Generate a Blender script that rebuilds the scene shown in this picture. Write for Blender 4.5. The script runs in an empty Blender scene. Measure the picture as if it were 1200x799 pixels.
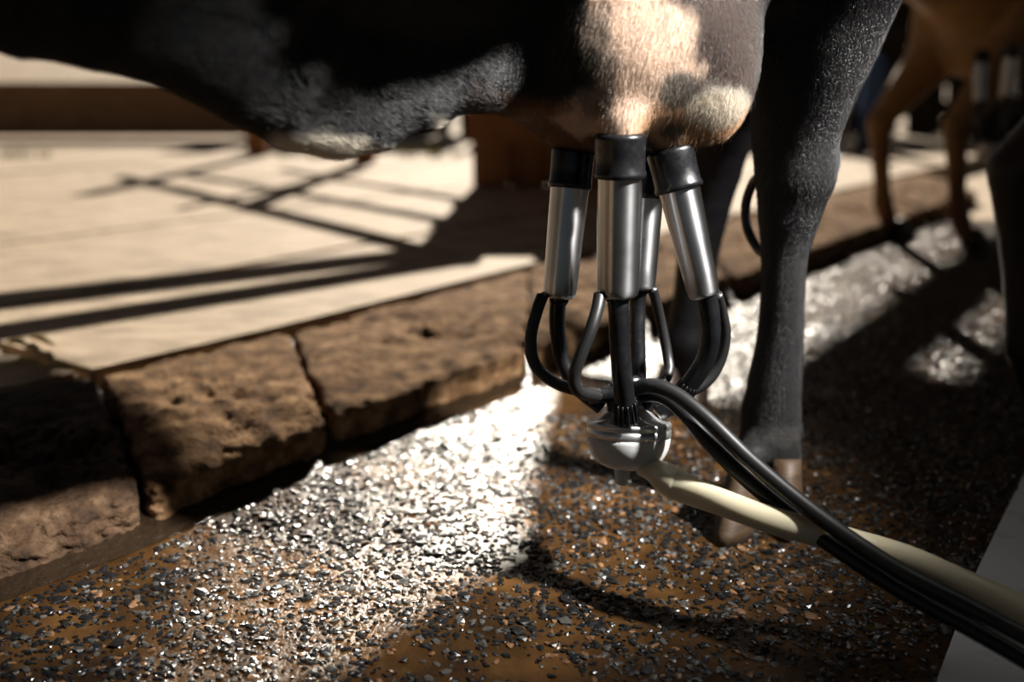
import bpy, bmesh, math, random
import numpy as np
from mathutils import Vector, Matrix
random.seed(7); rng = np.random.default_rng(7)
C = bpy.context.scene.collection
scn = bpy.context.scene

# ---------------------------------------------------------------- camera
CAM_H = 0.55; FPX = 1167.0; HORIZON = 100.0
TILT = math.atan((399.5-HORIZON)/FPX)
cam = bpy.data.objects.new('camera', bpy.data.cameras.new('camera')); C.objects.link(cam)
cam.location = (0,0,CAM_H); cam.rotation_euler = (math.pi/2-TILT,0,0)
cam.data.sensor_width = 36; cam.data.lens = FPX*36/1200
cam.data.clip_start = 0.02
cam.data.dof.use_dof = True; cam.data.dof.focus_distance = 1.06; cam.data.dof.aperture_fstop = 2.0
scn.camera = cam
# ---------------------------------------------------------------- world, sun, lamp, exposure
SUN_AZ = math.radians(3.0)      # to the right of straight ahead
SUN_EL = math.radians(27.0)
w = bpy.data.worlds.new('sky'); scn.world = w; w.use_nodes = True
bgn = w.node_tree.nodes['Background']
sky = w.node_tree.nodes.new('ShaderNodeTexSky'); sky.sky_type = 'NISHITA'; sky.sun_disc = False
sky.sun_elevation = SUN_EL; sky.sun_rotation = SUN_AZ; sky.dust_density = 1.5
w.node_tree.links.new(sky.outputs[0], bgn.inputs[0]); bgn.inputs[1].default_value = 0.018
sun = bpy.data.objects.new('sun', bpy.data.lights.new('sun','SUN')); C.objects.link(sun)
sun.data.energy = 8.3; sun.data.angle = math.radians(0.6); sun.data.color = (1,0.90,0.76)
SH = Vector((math.sin(SUN_AZ), math.cos(SUN_AZ), 0))          # horizontal direction towards the sun
sdir = SH*math.cos(SUN_EL)+Vector((0,0,math.sin(SUN_EL)))
sun.rotation_euler = sdir.to_track_quat('Z','Y').to_euler()
lamp = bpy.data.objects.new('shed_lamp', bpy.data.lights.new('shed_lamp','SPOT')); C.objects.link(lamp)  # unseen spot light added at the right to light the cow
lamp.location = (1.95,0.26,2.48); lamp.data.energy = 2200; lamp.data.shadow_soft_size = 0.09
lamp.data.color = (1,0.97,0.93)
lamp.data.spot_size = math.radians(24); lamp.data.spot_blend = 0.8
lamp_aim = Vector((0.24,1.18,0.64))
lamp.rotation_euler = (lamp.location-lamp_aim).to_track_quat('Z','Y').to_euler()
scn.view_settings.view_transform = 'Standard'; scn.view_settings.look = 'None'
scn.view_settings.gamma = 1; scn.view_settings.use_curve_mapping = False
scn.view_settings.exposure = 0.0

# ---------------------------------------------------------------- helpers
ct, st = math.cos(TILT), math.sin(TILT)
def P(px, py, D):                    # photo pixel at forward distance D
    a = (px-600)/FPX; b = (399.5-py)/FPX
    dy = ct+b*st; dz = -st+b*ct
    t = D/dy
    return Vector((a*t, D, CAM_H+dz*t))
def G(px, py, z=0.0):                # photo pixel on the level z
    a = (px-600)/FPX; b = (399.5-py)/FPX
    dy = ct+b*st; dz = -st+b*ct
    t = (z-CAM_H)/dz
    return Vector((a*t, dy*t, z))
def tag(o, label=None, cat=None, group=None, kind=None):
    if label: o['label'] = label
    if cat: o['category'] = cat
    if group: o['group'] = group
    if kind: o['kind'] = kind
    return o
def link(o, parent=None):
    C.objects.link(o)
    if parent is not None: o.parent = parent
    return o
def empty(name, loc=(0,0,0)):
    o = bpy.data.objects.new(name, None); link(o); o.location = loc; o.empty_display_size = 0.05
    return o
def world_loc(o):
    v = Vector(o.location)
    while o.parent: o = o.parent; v += Vector(o.location)
    return v
def mesh_obj(name, V, F, mat, parent=None, origin=None, smooth=True):
    """V in world coordinates; the object sits at origin"""
    V = np.asarray(V, dtype=np.float64)
    if origin is None: origin = Vector((float(V[:,0].mean()), float(V[:,1].mean()), float(V[:,2].min())))
    origin = Vector(origin)
    me = bpy.data.meshes.new(name)
    me.from_pydata((V-np.array(origin)).tolist(), [], F if isinstance(F,list) else F.tolist())
    if smooth: me.polygons.foreach_set('use_smooth', [True]*len(me.polygons))
    me.materials.append(mat); me.update()
    o = bpy.data.objects.new(name, me); link(o, parent)
    o.location = origin - (world_loc(parent) if parent is not None else Vector((0,0,0)))
    return o
def bm_obj(name, bm, mat, parent=None, origin=None, smooth=True):
    bm.verts.index_update()
    V = [tuple(v.co) for v in bm.verts]; F = [[v.index for v in f.verts] for f in bm.faces]
    bm.free()
    return mesh_obj(name, V, F, mat, parent, origin, smooth)
def catmull(pts, n=8):
    pts = [Vector(p) for p in pts]; out = []
    Q = [pts[0]*2-pts[1]]+pts+[pts[-1]*2-pts[-2]]
    for i in range(1, len(Q)-2):
        p0,p1,p2,p3 = Q[i-1:i+3]
        for k in range(n):
            t = k/n
            out.append(0.5*((2*p1)+(p2-p0)*t+(2*p0-5*p1+4*p2-p3)*t*t+(3*p1-p0-3*p2+p3)*t**3))
    out.append(pts[-1]); return out
def tube(pts, rads, seg=20, n=8, caps=True, V=None, F=None):
    """swept tube; rads: one radius or one per control point"""
    pv = catmull(pts, n)
    if not hasattr(rads,'__len__'): rads = [rads]*len(pts)
    rv = [p.x for p in catmull([Vector((r,0,0)) for r in rads], n)]
    V = [] if V is None else V; F = [] if F is None else F
    base = len(V); up = None
    for i,p in enumerate(pv):
        t = (pv[min(i+1,len(pv)-1)]-pv[max(i-1,0)]).normalized()
        if up is None: up = t.orthogonal().normalized()
        up = (up-t*up.dot(t)).normalized(); s = t.cross(up)
        for k in range(seg):
            a = 2*math.pi*k/seg
            V.append(tuple(p+(up*math.cos(a)+s*math.sin(a))*rv[i]))
    for i in range(len(pv)-1):
        for k in range(seg):
            a = base+i*seg+k; b = base+i*seg+(k+1)%seg
            F.append([a,b,b+seg,a+seg])
    if caps:
        F.append([base+k for k in range(seg)][::-1]); F.append([base+(len(pv)-1)*seg+k for k in range(seg)])
    return V,F
def lathe(p0, p1, prof, seg=40, V=None, F=None):
    """profile (s along the axis in metres from p0 towards p1, radius)"""
    p0=Vector(p0); ax=(Vector(p1)-p0).normalized(); u=ax.orthogonal().normalized(); s=ax.cross(u)
    V = [] if V is None else V; F = [] if F is None else F
    base=len(V)
    for (h,r) in prof:
        for k in range(seg):
            a=2*math.pi*k/seg
            V.append(tuple(p0+ax*h+(u*math.cos(a)+s*math.sin(a))*max(r,1e-5)))
    for i in range(len(prof)-1):
        for k in range(seg):
            a=base+i*seg+k; b=base+i*seg+(k+1)%seg
            F.append([a,b,b+seg,a+seg])
    return V,F

# ---- numpy value noise
_perm = rng.random((32,32,32)).astype(np.float32)
def vnoise(p, scale):
    q = np.asarray(p,dtype=np.float32)*scale+100.0
    i = np.floor(q).astype(np.int64); f = q-i; f = f*f*(3-2*f)
    i0 = i%32; i1=(i+1)%32
    def g(a,b,c): return _perm[a,b,c]
    x0,y0,z0=i0[...,0],i0[...,1],i0[...,2]; x1,y1,z1=i1[...,0],i1[...,1],i1[...,2]
    fx,fy,fz=f[...,0],f[...,1],f[...,2]
    c00=g(x0,y0,z0)*(1-fx)+g(x1,y0,z0)*fx; c10=g(x0,y1,z0)*(1-fx)+g(x1,y1,z0)*fx
    c01=g(x0,y0,z1)*(1-fx)+g(x1,y0,z1)*fx; c11=g(x0,y1,z1)*(1-fx)+g(x1,y1,z1)*fx
    return ((c00*(1-fy)+c10*fy)*(1-fz)+(c01*(1-fy)+c11*fy)*fz)*2-1
def fbm(p, scale, octv=3, gain=.5):
    s=0;a=1.0
    for k in range(octv): s=s+a*vnoise(p,scale*(2.03**k)+k*0.37); a*=gain
    return s

# ---------------------------------------------------------------- materials
def mat(name, col=(.5,.5,.5), rough=.5, metal=0, **kw):
    m = bpy.data.materials.new(name); m.use_nodes = True
    b = m.node_tree.nodes['Principled BSDF']
    b.inputs['Base Color'].default_value = (*col,1); b.inputs['Roughness'].default_value = rough
    b.inputs['Metallic'].default_value = metal
    for k,v in kw.items(): b.inputs[k.replace('_',' ')].default_value = v
    return m
def nd(m, t, **kw):
    n = m.node_tree.nodes.new(t)
    for k,v in kw.items():
        if k in n.inputs: n.inputs[k].default_value = v
        else: setattr(n,k,v)
    return n
def lk(m,a,b): m.node_tree.links.new(a,b)
def bsdf(m): return m.node_tree.nodes['Principled BSDF']
def noise_col(m, cols, scale=10, detail=6, rough=.6, stretch=None, target='Base Color', pos=None):
    tc = nd(m,'ShaderNodeTexCoord'); src = tc.outputs['Object']
    if stretch:
        mp = nd(m,'ShaderNodeMapping'); mp.inputs['Scale'].default_value = stretch
        lk(m,src,mp.inputs[0]); src = mp.outputs[0]
    n = nd(m,'ShaderNodeTexNoise'); n.inputs['Scale'].default_value=scale; n.inputs['Detail'].default_value=detail
    n.inputs['Roughness'].default_value=rough; lk(m,src,n.inputs['Vector'])
    r = nd(m,'ShaderNodeValToRGB'); e = r.color_ramp.elements
    pos = pos or [0.3+0.4*i/(len(cols)-1) for i in range(len(cols))]
    while len(e)<len(cols): e.new(0.5)
    for i,c in enumerate(cols):
        e[i].position=pos[i]; e[i].color=(*c,1) if hasattr(c,'__len__') else (c,c,c,1)
    lk(m,n.outputs[0],r.inputs[0]); lk(m,r.outputs[0],bsdf(m).inputs[target]); return n,r
def bump(m, scale=50, strength=.3, dist=.002, detail=4, kind='noise', stretch=None):
    tc = nd(m,'ShaderNodeTexCoord'); src = tc.outputs['Object']
    if stretch:
        mp = nd(m,'ShaderNodeMapping'); mp.inputs['Scale'].default_value = stretch
        lk(m,src,mp.inputs[0]); src = mp.outputs[0]
    if kind=='noise':
        n = nd(m,'ShaderNodeTexNoise'); n.inputs['Scale'].default_value=scale; n.inputs['Detail'].default_value=detail
    else:
        n = nd(m,'ShaderNodeTexVoronoi'); n.inputs['Scale'].default_value=scale
    lk(m,src,n.inputs['Vector'])
    bp = nd(m,'ShaderNodeBump'); bp.inputs['Strength'].default_value=strength; bp.inputs['Distance'].default_value=dist
    lk(m,n.outputs[0],bp.inputs['Height'])
    b = bsdf(m).inputs['Normal']
    if b.is_linked: lk(m,b.links[0].from_socket,bp.inputs['Normal'])
    lk(m,bp.outputs[0],b)

M = {}
M['floor'] = mat('wet brown concrete', rough=.3, Specular_IOR_Level=.26)
noise_col(M['floor'], [(.016,.007,.002),(.048,.022,.006),(.11,.052,.015)], scale=9, detail=8, pos=[.3,.5,.72])
noise_col(M['floor'], [.22,.46], scale=26, target='Roughness')
bump(M['floor'], 260, .55, .0016, 3); bump(M['floor'], 60, .45, .004, 4)
def stone_mat(name, c0, c1, rough=.27):
    m = mat(name, c0, rough, Specular_IOR_Level=.65)
    noise_col(m, [c0,c1], scale=120, detail=4); bump(m, 420, .35, .0006, 3)
    return m
M['stone_black'] = stone_mat('wet black stone chip', (.004,.004,.004), (.014,.014,.014))
M['stone_grey'] = stone_mat('wet grey stone chip', (.03,.03,.028), (.09,.085,.075), .28)
M['stone_tan'] = stone_mat('wet tan stone chip', (.11,.05,.02), (.25,.14,.07), .3)
M['slab'] = mat('dry tan concrete', rough=.8)
noise_col(M['slab'], [(.25,.175,.105),(.42,.31,.20),(.54,.42,.29)], scale=7, detail=12, stretch=(1,2.2,1), pos=[.34,.5,.66]); bump(M['slab'], 90, .5, .004, 6)
M['kerb'] = mat('rough brown kerb stone', rough=.95, Specular_IOR_Level=.1)
noise_col(M['kerb'], [(.034,.017,.008),(.19,.105,.050),(.43,.27,.145)], scale=26, detail=10, pos=[.3,.5,.7]); bump(M['kerb'], 130, .9, .006, 8)
M['kerb_shaded'] = mat('dark brown kerb stone with shade', rough=.8, Specular_IOR_Level=.2)  # darker brown stone, with the left end's shade put into its colour
noise_col(M['kerb_shaded'], [(.012,.006,.003),(.055,.030,.015),(.13,.080,.045)], scale=26, detail=10, pos=[.3,.5,.7]); bump(M['kerb_shaded'], 130, .9, .006, 8)
M['mud'] = mat('dark wet mud', (.018,.011,.006), .25); bump(M['mud'], 70, .8, .01, 5)
M['steel'] = mat('brushed stainless steel', (.56,.56,.57), .27, 1, Anisotropic=.75, Anisotropic_Rotation=.25)
noise_col(M['steel'], [.27,.33], scale=25, target='Roughness', stretch=(1,1,1))
M['dull_steel'] = mat('dull cast steel', (.66,.65,.64), .40, 1)
M['rubber'] = mat('black rubber', (.005,.005,.006), .28); bump(M['rubber'], 700, .12, .0004, 2)
noise_col(M['rubber'], [.22,.42], scale=90, target='Roughness')
M['matt_rubber'] = mat('dull black rubber', (.010,.010,.010), .42); bump(M['matt_rubber'], 300, .1, .0006, 2)
M['milk_tube'] = mat('cream silicone', (.66,.60,.43), .32, Subsurface_Weight=.5, Subsurface_Scale=.012, Subsurface_Radius=(1,.85,.6))
M['bowl'] = mat('cloudy clear plastic', (.58,.59,.58), .25, Transmission_Weight=.15, Subsurface_Weight=.3, Subsurface_Scale=.01)
M['grey_mark'] = mat('pale grey mark', (.35,.38,.38), .5)
M['wood'] = mat('weathered brown timber', rough=.75)
noise_col(M['wood'], [(.13,.068,.026),(.28,.155,.066),(.38,.23,.11)], scale=6, detail=8, stretch=(1,1,7)); bump(M['wood'], 30, .4, .004, 5, stretch=(1,1,6))
M['wood_post'] = mat('orange brown timber post', rough=.7)
noise_col(M['wood_post'], [(.16,.06,.018),(.30,.13,.045)], scale=8, detail=6, stretch=(5,5,1)); bump(M['wood_post'], 30, .4, .004, 5, stretch=(5,5,1))
M['dark_wood'] = mat('dark old boards', rough=.8); noise_col(M['dark_wood'], [(.012,.008,.005),(.05,.032,.018)], scale=6, detail=6, stretch=(5,5,1))
M['shade_roof'] = mat('added shade sheet', (.10,.09,.08), .7)  # for the unseen sheets that shape the sunlight
M['hoof'] = mat('wet horn hoof', rough=.6); noise_col(M['hoof'], [(.025,.014,.007),(.085,.048,.022)], scale=22, detail=5, stretch=(1,1,3)); bump(M['hoof'], 60, .3, .002, 3, stretch=(1,1,5))
M['hoof_dark'] = mat('dark horn hoof', (.05,.03,.018), .45)
M['plate'] = mat('wet grey steel plate', (.80,.82,.82), .35); bump(M['plate'], 25, .3, .004, 4); noise_col(M['plate'], [.18,.5], scale=14, target='Roughness')
M['leaf'] = mat('dry yellow straw', (.55,.40,.18), .7)
M['blue'] = mat('blue plastic', (.03,.08,.22), .5)
M['white'] = mat('pale plastic', (.5,.52,.52), .5)
M['grass'] = mat('green weeds', (.16,.20,.05), .7)
def coat_mat(name, rough=.45, hair=False, spec=.5):
    m = mat(name, rough=rough, Specular_IOR_Level=spec)
    a = nd(m,'ShaderNodeAttribute'); a.attribute_name = 'coat'
    lk(m,a.outputs['Color'],bsdf(m).inputs['Base Color'])
    return m
M['coat'] = coat_mat('short cow coat', .5, spec=.3); bump(M['coat'], 300, .2, .001, 3); bump(M['coat'], 38, .3, .006, 3)
M['hair'] = coat_mat('cow hair strands', .33, spec=.8)

# ---------------------------------------------------------------- setting: floor, platform, kerb
def grid(x0,x1,y0,y1,step):
    xs=np.arange(x0,x1+step*.5,step); ys=np.arange(y0,y1+step*.5,step)
    X,Y=np.meshgrid(xs,ys); n=len(xs); m=len(ys)
    i=np.arange(n*m).reshape(m,n)
    F=np.stack([i[:-1,:-1],i[:-1,1:],i[1:,1:],i[1:,:-1]],-1).reshape(-1,4)
    return X.ravel(),Y.ravel(),F
KZ = 0.085
# kerb polyline: near top edge and far top edge of the stones (on the ground plan)
near_px = [(-420,720),(-190,655),(-40,612),(166,548),(381,468),(622,392)]
far_px  = [(-420,565),(-190,500),(-60,470),(108,436),(338,382),(618,312)]
KN = [G(x,y,KZ) for x,y in near_px]; KF = [G(x,y,KZ) for x,y in far_px]
dN=(KN[-1]-KN[-2]); dF=(KF[-1]-KF[-2]); kd=((dN+dF)/2).normalized()
for k in range(1,9):
    KN.append(KN[5]+kd*0.46*k); KF.append(KF[5]+kd*0.46*k)
# extend towards the camera's left
for k in range(1,4):
    d=(KN[0]-KN[1]).normalized(); KN.insert(0,KN[0]+d*.4); KF.insert(0,KF[0]+d*.4)
def floor_z(X,Y):
    p=np.stack([X,Y,X*0],-1)
    return fbm(p,7,3)*.0016 + fbm(p,45,2)*.0010
X,Y,F = grid(-2.0,2.6,0.3,4.2,0.0125)
Z = floor_z(X,Y)
floor = mesh_obj('floor', np.stack([X,Y,Z],-1), F, M['floor'], origin=(0,0,0)); tag(floor, kind='structure')
# outer, flat part of the same floor
def flat(name, pts, z, m, parent=None):
    bm=bmesh.new(); vs=[bm.verts.new((x,y,z)) for x,y in pts]; bm.faces.new(vs)
    return bm_obj(name,bm,m,parent,origin=(0,0,0) if parent is None else None,smooth=False)
apron = flat('floor_apron', [(-30,-12),(30,-12),(30,40),(-30,40)], -0.006, M['slab']); tag(apron, kind='structure')

# ---- platform slabs behind the kerb (dry concrete), each slab a part
plat = empty('floor_platform',(0,0,0)); tag(plat, kind='structure')
def prism(name, poly, z0, z1, m, parent, bevel=.006):
    bm=bmesh.new()
    a=[bm.verts.new((p[0],p[1],z1)) for p in poly]
    f=bm.faces.new(a)
    if f.normal.z<0 or True: bm.normal_update()
    r=bmesh.ops.extrude_face_region(bm,geom=[f])
    for v in [g for g in r['geom'] if isinstance(g,bmesh.types.BMVert)]: v.co.z=z0
    bmesh.ops.recalc_face_normals(bm,faces=bm.faces)
    if bevel: bmesh.ops.bevel(bm,geom=bm.edges[:],offset=bevel,segments=2,affect='EDGES')
    return bm_obj(name,bm,m,parent,smooth=False)
# platform coordinates: s along kerb direction from KF, t across
perp = Vector((-kd.y, kd.x, 0))
A0 = KF[8]                                    # bend of the kerb
def PL(s,t): p=A0+kd*s+perp*t; return (p.x,p.y)
fl = [ (p.x,p.y) for p in KF[:9] ]            # far edge of the kerb to the left
gap=.018
q = G(90,425,KZ)                              # joint running away to the upper left
# slabs follow the kerb: first row from polyline points
ang = Vector((-0.72,0.69,0)).normalized()
def off(p,d,k): return (p[0]+d[0]*k,p[1]+d[1]*k)
rows=[.0,.62,1.5,2.6,4.0,5.8,8.2]
idx=[0,3,6,8]                                 # corners on the kerb
cols=[KF[i] for i in range(0,7)]
def nrm(i):
    a=KF[max(i-1,0)]; b=KF[min(i+1,len(KF)-1)]; d=(b-a).normalized(); return Vector((-d.y,d.x,0))
edge_idx=[0,6,13,16]
pieces=[]
for r in range(len(rows)-1):
    pass
back=11.0
def strip(i0,i1,t0,t1):
    n=perp
    a=[KF[i]+n*(t0+gap) for i in range(i0,i1+1)]; b=[KF[i]+n*(t1) for i in range(i0,i1+1)][::-1]
    # small end joints
    k=(KF[i1]-KF[i0]).normalized()*gap*.5
    a[0]=a[0]+k; b[-1]=b[-1]+k; a[-1]=a[-1]-k; b[0]=b[0]-k
    return [(p.x,p.y) for p in a+b]
while len(KF)<20: KF.append(KF[-1]+kd*.6)
bounds=[0,6,11,19]
for ri in range(len(rows)-1):
    for bi in range(3):
        prism('slab', strip(bounds[bi],bounds[bi+1],rows[ri],rows[ri+1]), -.02, KZ+random.uniform(-.003,.002), M['slab'], plat)
bed = prism('mortar_bed', [(p.x,p.y) for p in [KF[0],KF[19],KF[19]+perp*8.2,KF[0]+perp*8.2]], -.004, KZ-.028, M['mud'], plat, 0)

# ---- kerb stones
kerb = empty('kerb',(0,0,0)); tag(kerb, kind='structure')
def kerb_stone(a0,a1,b0,b1,ztop,seed,mt=None):
    """a: near edge left/right, b: far edge left/right"""
    n=40; V=[];Fc=[]
    bm=bmesh.new(); bmesh.ops.create_cube(bm,size=2)
    bmesh.ops.subdivide_edges(bm,edges=bm.edges[:],cuts=n,use_grid_fill=True)
    co=np.array([v.co[:] for v in bm.verts]); 
    # rounded box
    rr=.13; c=np.clip(co,-1+rr,1-rr); d=co-c; L=np.linalg.norm(d,axis=1,keepdims=True); L[L<1e-6]=1
    co=np.where(L>1e-5,c+d/L*np.minimum(rr,np.maximum(np.abs(d).max(axis=1,keepdims=True),1e-6)),co)
    u=(co[:,0]+1)/2; t=(co[:,1]+1)/2; h=(co[:,2]+1)/2
    a0,a1,b0,b1=[np.array(x[:]) for x in (a0,a1,b0,b1)]
    base=(a0*(1-u)[:,None]+a1*u[:,None])*(1-t)[:,None]+(b0*(1-u)[:,None]+b1*u[:,None])*t[:,None]
    # near face leans: the foot of the stone is further out than its top
    out=(a0+a1-b0-b1)/2; out=out/np.linalg.norm(out)
    base=base+out*(0.02*(1-h)*(1-t))[:,None]
    zt=ztop-.030*np.clip(1-t/.45,0,1)**1.5; base[:,2]=-.05+h*(zt+.05)
    q=base+seed*3.1
    nn=fbm(q,9,2)*.011+fbm(q,28,3)*.0065+np.abs(fbm(q,60,3))*-.009+fbm(q,140,2)*.0018
    cen=base.mean(axis=0); dirn=base-cen; dirn/=np.linalg.norm(dirn,axis=1,keepdims=True)
    dirn[:,2]*=1.5
    base=base+dirn*nn[:,None]
    for v,p in zip(bm.verts,base): v.co=p
    return bm_obj('stone',bm,mt or M['kerb'],kerb)
for i in range(len(KN)-1):
    g=.006
    d=(KN[i+1]-KN[i]).normalized()*g; e=(KF[i+1]-KF[i]).normalized()*g
    ins=(KN[i]-KF[i]).normalized()*.018
    kerb_stone(KN[i]+d,KN[i+1]-d,KF[i]+e+ins,KF[i+1]-e+ins,KZ+random.uniform(-.002,.010),i+1,M['kerb_shaded'] if i<=5 else None)  # left stones take the darker colour with shade in it
# mud in the joints and the gutter
Xs=[];
bm=bmesh.new()
for i in range(len(KN)-1):
    pass
gut_n=[p+(p-f).normalized()*.05 for p,f in zip(KN,KF)]
vs0=[bm.verts.new((p.x,p.y,.002)) for p in gut_n]; vs1=[bm.verts.new((p.x,p.y,.030)) for p in [(a*.8+b*.2) for a,b in zip(KN,KF)]]
vs2=[bm.verts.new((p.x,p.y,KZ-.03)) for p in KF[:len(KN)]]
for i in range(len(KN)-1):
    bm.faces.new([vs0[i],vs0[i+1],vs1[i+1],vs1[i]]); bm.faces.new([vs1[i],vs1[i+1],vs2[i+1],vs2[i]])
bm_obj('mortar',bm,M['mud'],kerb)

# ---------------------------------------------------------------- stones in the floor
def rock_template(k):
    r=np.random.default_rng(100+k)
    bm=bmesh.new(); bmesh.ops.create_icosphere(bm,subdivisions=1,radius=1)
    co=np.array([v.co[:] for v in bm.verts]); F=[[v.index for v in f.verts] for f in bm.faces]; bm.free()
    co*=r.uniform(.68,1.2,(len(co),1)); co*=np.array([1.0,r.uniform(.55,.85),r.uniform(.35,.6)])
    co[:,2]=np.clip(co[:,2],-.5,.34+.14*r.random())
    return co,np.array(F)
RT=[rock_template(k) for k in range(14)]
def poly_inside_kerb(x,y):
    """True on the floor side of the kerb (near side)"""
    res=np.ones(len(x),bool); kx=np.array([p.x for p in gut_n]); ky=np.array([p.y for p in gut_n])
    yk=np.interp(x,kx,ky,left=-9,right=99); 
    return y<yk-.012
def scatter(n, x0,x1,y0,y1, smin,smax, pw=2.0):
    x=rng.uniform(x0,x1,n); y=y0+(y1-y0)*rng.random(n)
    # inside the camera's view only (with a margin)
    ok=(np.abs(x)<y*0.62+.25)&poly_inside_kerb(x,y)
    # patchiness
    p=np.stack([x,y,x*0],-1); ok&=(fbm(p,9,3)>-1.15+rng.random(n)*.75)
    x=x[ok];y=y[ok]; s=smin+(smax-smin)*rng.random(len(x))**pw
    return x,y,s
sx,sy,ss=[],[],[]
for args in [(90000,-1.45,1.5,.72,2.3,.0024,.0068,1.7),(26000,-1.6,2.4,2.2,4.1,.004,.009,1.5),(600,-.9,1.0,.75,1.7,.0075,.0115,1.5)]:
    a,b,c=scatter(*args); sx.append(a);sy.append(b);ss.append(c)
sx=np.concatenate(sx);sy=np.concatenate(sy);ss=np.concatenate(ss)
rank=np.argsort(-(ss/np.maximum(sy,.5)))
big=rank[:290]; small=rank[290:]
mats3=[M['stone_black'],M['stone_grey'],M['stone_tan']]
def rotm(n):
    a=rng.uniform(0,2*math.pi,n)*1.0; tx=rng.normal(0,.20,n); ty=rng.normal(0,.20,n)
    ca,sa=np.cos(a),np.sin(a)
    R=np.zeros((n,3,3)); R[:,0,0]=ca;R[:,0,1]=-sa;R[:,1,0]=sa;R[:,1,1]=ca;R[:,2,2]=1
    T=np.zeros((n,3,3)); T[:,0,0]=1;T[:,1,1]=1;T[:,2,2]=1;T[:,2,0]=tx;T[:,2,1]=ty;T[:,0,2]=-tx;T[:,1,2]=-ty
    return T@R
me_big=[]
for k in range(6):
    for mi in range(3):
        co,Fk=RT[k]; me=bpy.data.meshes.new('stone'); me.from_pydata(co.tolist(),[],Fk.tolist()); me.materials.append(mats3[mi]); me_big.append(me)
zf=floor_z(sx,sy)+.0006
for i in big:
    mi=random.choices([0,1,2],[.66,.2,.14])[0]
    o=bpy.data.objects.new('stone',me_big[random.randrange(6)*3+mi]); C.objects.link(o); o.parent=floor
    s=float(ss[i]); o.location=(float(sx[i]),float(sy[i]),float(zf[i])-s*.02); o.scale=(s,s,s*.9)
    o.rotation_euler=(random.gauss(0,.13),random.gauss(0,.13),random.uniform(0,6.28))
n=len(small); R=rotm(n); tk=rng.integers(0,len(RT),n)
V=[];Fs=[];mi=[]; base=0
colr=rng.choice(3,n,p=[.72,.20,.08])
for k in range(len(RT)):
    sel=np.where(tk==k)[0]
    co,Fk=RT[k]; idx=small[sel]
    pts=np.einsum('nij,vj->nvi',R[sel],co)*ss[idx][:,None,None]
    pts[:,:,2]*=.9
    pts+=np.stack([sx[idx],sy[idx],zf[idx]-ss[idx]*.02],-1)[:,None,:]
    V.append(pts.reshape(-1,3)); nv=len(co)
    Fs.append((Fk[None]+ (base+np.arange(len(sel))*nv)[:,None,None]).reshape(-1,3)); base+=nv*len(sel)
    mi.append(np.repeat(colr[sel],len(Fk)))
V=np.concatenate(V);Fs=np.concatenate(Fs);mi=np.concatenate(mi)
me=bpy.data.meshes.new('small_stones'); me.from_pydata(V.tolist(),[],Fs.tolist())
for m_ in mats3: me.materials.append(m_)
me.polygons.foreach_set('material_index',mi.astype(np.int32)); me.update()
o=bpy.data.objects.new('small_stones',me); link(o,floor); tag(o,kind='stuff')

# ---------------------------------------------------------------- unseen overhead sheets, added and shaped to cast the floor's shade
RZ=2.6; offs=SH*(RZ/math.tan(SUN_EL))
e0=G(370,780)+offs; e1=G(1100,312)+offs; ed=(e1-e0).normalized(); ed.z=0; ein=Vector((ed.y,-ed.x,0))  # towards the camera's right
def RP(s,t): p=e0+ed*s+ein*t; return (p.x,p.y)
shade_roof=empty('unseen_shade_roof',(0,0,0)); tag(shade_roof,kind='structure')
L=(e1-e0).length
def at_shade_roof(px,py):
    p=G(px,py)+offs-e0; return p.dot(ed),p.dot(ein)
h0=at_shade_roof(1075,420); h1=at_shade_roof(1165,350); h2=at_shade_roof(1115,452)
s0,s1=h0[0]-.12,max(h1[0],h0[0]+.45)+.25; t0,t1=h0[1]-.0,h2[1]
t0=min(h0[1],h1[1])
for (a,b,c,d) in [(-9,s0,0,8),(s1,9,0,8),(s0,s1,0,t0),(s0,s1,t1,8)]:  # sheets leave an opening that places a sun patch on the floor
    prism('shade_sheet',[RP(a,c),RP(b,c),RP(b,d),RP(a,d)],RZ,RZ+.03,M['shade_roof'],shade_roof,0)
lp=[(-700,545),(-20,510),(90,575),(215,650),(190,740),(110,900),(-700,900)]
prism('shade_sheet',[tuple((G(*q)+offs)[:2]) for q in lp],RZ-.02,RZ+.01,M['shade_roof'],shade_roof,0)  # extra unseen sheet, cut to shade the floor at the left
lp=[(652,428),(601,621),(700,600),(860,480),(800,466)]
prism('shade_sheet',[tuple((G(*q)+offs)[:2]) for q in lp],RZ-.02,RZ+.01,M['shade_roof'],shade_roof,0)  # extra unseen sheet, cut to shade the floor below the cups
# ---------------------------------------------------------------- background: back wall, fences
def box_between(name,p0,p1,wd,ht,m,parent,jit=0):
    """plank from p0 to p1 (centre line), width across wd, height ht"""
    p0=Vector(p0);p1=Vector(p1); d=(p1-p0).normalized(); s=d.cross(Vector((0,0,1)))
    if s.length<.1: s=Vector((1,0,0))
    s.normalize(); u=s.cross(d)
    bm=bmesh.new(); vs=[]
    for a in (p0,p1):
        for x,y in ((-1,-1),(1,-1),(1,1),(-1,1)): vs.append(bm.verts.new(a+s*wd/2*x+u*ht/2*y))
    for f in ([0,1,2,3],[7,6,5,4],[0,4,5,1],[1,5,6,2],[2,6,7,3],[3,7,4,0]): bm.faces.new([vs[i] for i in f])
    bmesh.ops.recalc_face_normals(bm,faces=bm.faces)
    bmesh.ops.bevel(bm,geom=bm.edges[:],offset=min(wd,ht)*.08,segments=2,affect='EDGES')
    return bm_obj(name,bm,m,parent,smooth=False)
wall=empty('wall_back',(0,11.5,0)); tag(wall,kind='structure')
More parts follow.
